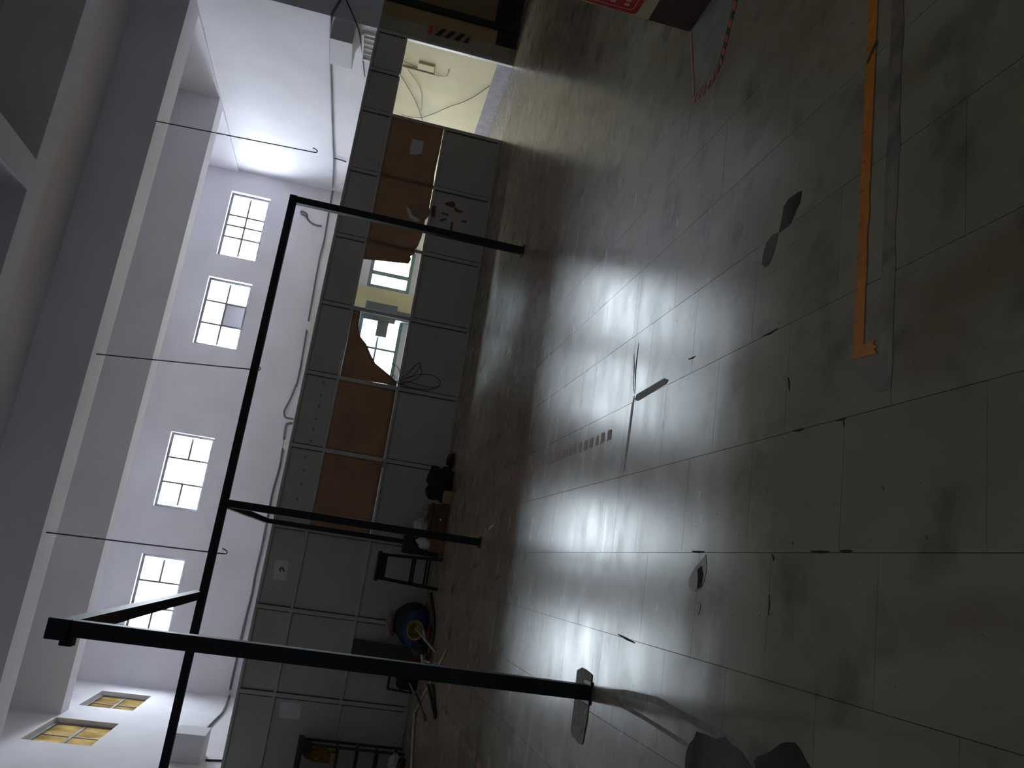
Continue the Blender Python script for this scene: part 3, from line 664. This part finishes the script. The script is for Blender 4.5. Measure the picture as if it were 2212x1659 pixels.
# red sign on the pillar
sg = empty('safety_sign', (3.35, 3.7, .37)); tag(sg, 'red safety sign with a pale border on the pillar', 'sign')
XS = 3.350
def rr(y0, y1, z0, z1, r):
    out = []
    for cy, cz, a0 in ((y1-r, z1-r, 0), (y0+r, z1-r, 90), (y0+r, z0+r, 180), (y1-r, z0+r, 270)):
        for k in range(5):
            a = math.radians(a0+k*22.5); out.append((cy+r*math.cos(a), cz+r*math.sin(a)))
    return out
plate('backing', [Vector((XS, y, zq)) for y, zq in rr(3.42, 3.985, .355, 1.05, .03)], (-.004, 0, 0), 'red', sg)
ring = rr(3.445, 3.958, .382, 1.02, .035); ring2 = rr(3.450, 3.953, .387, 1.015, .031)
bm = bmesh.new(); A = [bm.verts.new((XS-.0045, y, zq)) for y, zq in ring]; B = [bm.verts.new((XS-.0045, y, zq)) for y, zq in ring2]
for k in range(len(A)): bm.faces.new((A[k], A[(k+1) % len(A)], B[(k+1) % len(A)], B[k]))
link('border_line', bm, 'pink', sg)
for row in range(3):
    y = 3.93; zq = .42+row*.085
    while y > 3.47:
        L = .018+.03*random.random(); box('print_mark', XS-.0052, XS-.004, max(3.46, y-L), y, zq, zq+.03, 'pink', sg); y -= L+.012

# ------------------------------------------------------------------ clutter along the partition
st = empty('metal_stool', (-.08, 11.8, 0)); tag(st, 'black metal stool with splayed legs against the partition', 'stool')
sx0, sx1, sy0, sy1, sz = -.275, .085, 11.58, 11.92, .86
box('seat', sx0-.025, sx1+.025, sy0-.025, sy1+.025, sz-.005, sz+.035, 'steel', st, bev=.008)
legs = []
for ix, x in ((-1, sx0+.02), (1, sx1-.02)):
    for iy, y in ((-1, sy0+.02), (1, sy1-.02)):
        a = Vector((x, y, sz)); b = Vector((x+ix*.045, y+iy*.04, 0)); beam('leg', a, b, .042, 'steel', st); legs.append((a, b))
for t, nm in ((.56, 'stretcher'), (.80, 'stretcher'), (.06, 'apron')):
    for i, j in ((0, 2), (1, 3), (0, 1), (2, 3)):
        beam(nm, legs[i][0].lerp(legs[i][1], t), legs[j][0].lerp(legs[j][1], t), (.028 if nm == 'stretcher' else .045), 'steel', st, (.028 if nm == 'stretcher' else .09))
ch = empty('wooden_chest', (.65, 11.9, 0)); tag(ch, 'low dark brown wooden chest beside the rear post', 'chest')
box('body', .41, .88, 11.62, 12.15, .03, .24, 'wood', ch, bev=.006); box('lid', .40, .89, 11.60, 12.16, .24, .27, 'wood', ch, bev=.006)
box('plinth', .42, .87, 11.66, 12.1, 0, .03, 'orangewood', ch)
tube('knob', [(.66, 11.61, .12), (.66, 11.575, .12)], [.012, .018], 'white', ch, 8)
tag(box('wood_block', .20, .38, 11.60, 11.85, 0, .20, 'orangewood', None, bev=.006), 'orange brown wooden block next to the rear post', 'block')
tag(box('cardboard_carton', .14, .46, 12.30, 12.60, 0, .52, 'dkwood', None, bev=.008), 'dark brown carton standing behind the chest', 'carton')
tag(lump('plastic_bag', (.52, 11.82, .265), (.14, .13, .13), 'plastic', amp=.6, seed=2, freq=2.5), 'crumpled whitish plastic bag on the wooden chest', 'bag')
tag(lump('paper_bundle', (.31, 11.72, .195), (.085, .08, .12), 'paper', amp=.5, seed=5, freq=2), 'crumpled white paper bundle on the orange block', 'paper')
tag(lump('paper_bundle', (.78, 11.9, .265), (.09, .08, .05), 'pinkcloth', amp=.5, seed=8, freq=2), 'greyish crumpled rag at the chest end', 'rag')
tag(lump('cloth_heap', (1.22, 12.02, 0), (.25, .24, .24), 'cloth', amp=.5, seed=11, freq=1.8), 'heap of black cloth against the lower panel', 'cloth')
tag(lump('cloth_heap', (1.60, 12.2, 0), (.11, .14, .06), 'cloth', amp=.4, seed=12, freq=2), 'small black rag by the cloth heap', 'cloth')
tb = box('small_carton', -.085, .085, -.07, .07, 0, .13, 'tan', None, bev=.004); tb.location = (.985, 11.62, 0); tb.rotation_euler = (0, 0, .25); tag(tb, 'small tan carton in front of the cloth heap', 'carton')
# left group
bag = lump('blue_sack', (-.90, 12.12, 0), (.29, .17, .21), 'blue', amp=.2, seed=20, freq=1.6); tag(bag, 'blue plastic sack slumped against the partition', 'sack')
tag(lump('dark_sack', (-.86, 12.50, 0), (.31, .15, .31), 'navy', amp=.22, seed=23, freq=1.6), 'dark navy sack behind the blue one', 'sack')
tag(lump('dark_sack', (-1.14, 11.70, 0), (.11, .11, .13), 'navy', amp=.3, seed=24, freq=2), 'small dark navy sack beside the red cloth', 'sack')
tag(tube('rolled_cloth', [(-.72, 12.46, .485), (-.85, 12.46, .515), (-.98, 12.45, .505), (-1.08, 12.44, .475)], [.05, .06, .062, .05], 'pinkcloth', None, 10), 'dusty pink rolled cloth on the dark sack', 'cloth')
yb = empty('plastic_basin', (-.93, 11.80, 0)); tag(yb, 'mustard yellow plastic basin leaning on the blue sack', 'basin')
bm = bmesh.new(); prof = [(.0, .0), (.07, .0), (.095, .03), (.125, .11), (.14, .115), (.135, .122), (.118, .118), (.088, .036), (.066, .01), (0, .01)]
rings = []
mt = Matrix.Translation((-.89, 11.80, .17)) @ Matrix.Rotation(math.radians(58), 4, 'X') @ Matrix.Translation((0, 0, -.06))
for r_, h_ in prof:
    rings.append([bm.verts.new(mt @ Vector((r_*math.cos(2*math.pi*k/20), r_*math.sin(2*math.pi*k/20), h_))) for k in range(20)])
for A, B in zip(rings, rings[1:]):
    for k in range(20): bm.faces.new((A[k], A[(k+1) % 20], B[(k+1) % 20], B[k]))
bmesh.ops.remove_doubles(bm, verts=bm.verts, dist=1e-5); link('bowl', bm, 'yellow', yb, smooth=True)
def stick(a, b, ha, hb, r, m, label, Ya=None, cat='pipe'):
    A = pF(*a, ha); B = pF(*b, hb); return tag(tube('loose_pipe', [A, B], r, m, None, 8), label, cat)
stick((898,1358), (940,1408), .20, .02, .014, 'pvc', 'white pipe offcut leaning on the yellow basin')
stick((965,1402), (893,1546), .018, .018, .017, 'pvc', 'long white pipe lying across the floor behind the near post')
stick((915,1362), (918,1384), .12, .10, .018, 'pvc', 'short white pipe stub above the leaning offcut')
stick((911,1415), (913,1433), .13, .11, .020, 'pvc', 'short white pipe stub beside the red cloth')
stick((917,1428), (928,1431), .08, .04, .012, 'white', 'tiny white metal clip below the pipe stub', cat='clip')
tag(tube('loose_pipe', [pF(897,1533,.02), pF(893,1580,.02), pF(889,1659,.02), pF(884,1740,.02)], .020, 'pvc', None, 8), 'white pipe on the floor running towards the rack', 'pipe')
tag(lump('cloth_heap', (-1.37, 11.98, .0), (.09, .08, .16), 'redcloth', amp=.4, seed=31, freq=2), 'crumpled red cloth next to the near post line', 'cloth')
tag(lump('cloth_heap', (-1.22, 11.35, 0), (.10, .12, .06), 'olive', amp=.4, seed=33, freq=2), 'olive rag on the floor by the long white pipe', 'cloth')
tag(lump('cloth_heap', (-.90, 11.50, 0), (.10, .06, .05), 'redcloth', amp=.4, seed=34, freq=2), 'reddish brown rag under the leaning offcut', 'cloth')
bd = box('leaning_board', -.17, .17, -.012, .012, 0, 1.02, 'board', None, bev=.003); bd.location = (-1.37, 12.45, 0); bd.rotation_euler = (math.radians(-16), 0, 0); tag(bd, 'charcoal board leaning against the partition', 'board')
sb = empty('steel_trestle', (-1.75, 12.5, 0)); tag(sb, 'small black square trestle leaning by the pipes', 'trestle')
for a, b in (((-1.62, 12.55, .0), (-1.62, 12.7, .36)), ((-1.84, 12.55, .0), (-1.84, 12.7, .36)), ((-1.62, 12.7, .36), (-1.84, 12.7, .36)), ((-1.62, 12.56, .03), (-1.84, 12.56, .03))):
    beam('bar', a, b, .03, 'steel', sb)
tag(lump('dark_sack', (-1.62, 12.22, 0), (.14, .16, .20), 'cloth', amp=.35, seed=40, freq=2), 'black bundle tucked behind the near post line', 'sack')
stick((925,1478), (940,1550), .03, .016, .020, 'steel', 'thick black rod lying near the white pipe', cat='rod')
stick((935,1480), (941,1548), .016, .014, .016, 'steel', 'thin black rod lying beside the thick one', cat='rod')
stick((900,1500), (918,1555), .06, .012, .018, 'ducts', 'blue grey strip offcut under the white pipe', cat='offcut')
stick((884,1475), (905,1520), .20, .05, .014, 'pinkcloth', 'brown bent offcut propped on the pipes', cat='offcut')
tag(tube('cable_run', spline([pF(*p, .02) for p in ((930,1282),(932,1300),(938,1350),(930,1400),(922,1430))], 4), .022, 'cable', None, 6), 'black hose along the foot of the partition', 'hose')
# rack at the left end
rk = empty('metal_rack', (-3.0, 12.3, 0)); tag(rk, 'dark green metal rack with rungs at the partition end', 'rack')
YR = 12.30
xr = -2.63
for x in (xr, -3.36):
    for y in (YR, 12.62): box('post', x-.018, x+.018, y-.018, y+.018, 0, 1.30 if y == YR else 1.42, 'greenmetal', rk, bev=.003)
for zq, nm in ((.10, 'rung'), (.38, 'rung'), (.66, 'rung'), (.94, 'rung')):
    for y in (YR, 12.62): tube(nm, [(xr, y, zq), (-3.36, y, zq)], .016, 'greenmetal', rk, 8)
    box('side_rail', xr-.012, xr+.012, YR, 12.62, zq-.012, zq+.012, 'greenmetal', rk)
box('top_board', -3.38, xr+.04, YR-.03, 12.66, 1.42, 1.50, 'black', rk, bev=.006)
box('top_board', -2.76, xr+.04, YR-.04, YR+.02, 1.30, 1.44, 'black', rk, bev=.006)
tag(lump('rag', (-2.78, 12.42, .953), (.09, .10, .30), 'rust', amp=.5, seed=51, freq=2.2), 'rusty yellow rag bundle on the metal rack', 'rag')
tag(box('batten', -3.3, -2.72, YR+.03, YR+.06, .955, 1.02, 'tan', None, bev=.003), 'pale wooden batten lying on the rack rung', 'batten')
tag(lump('cloth_bundle', (-2.86, 12.12, 0), (.22, .12, .1), 'maroon', amp=.3, seed=55, freq=2), 'reddish brown bundle at the foot of the rack', 'bundle')
tag(lump('plastic_bag', (-2.70, 12.10, .10), (.10, .06, .08), 'plastic', amp=.6, seed=57, freq=2.5), 'whitish plastic scrap on the reddish bundle', 'bag')
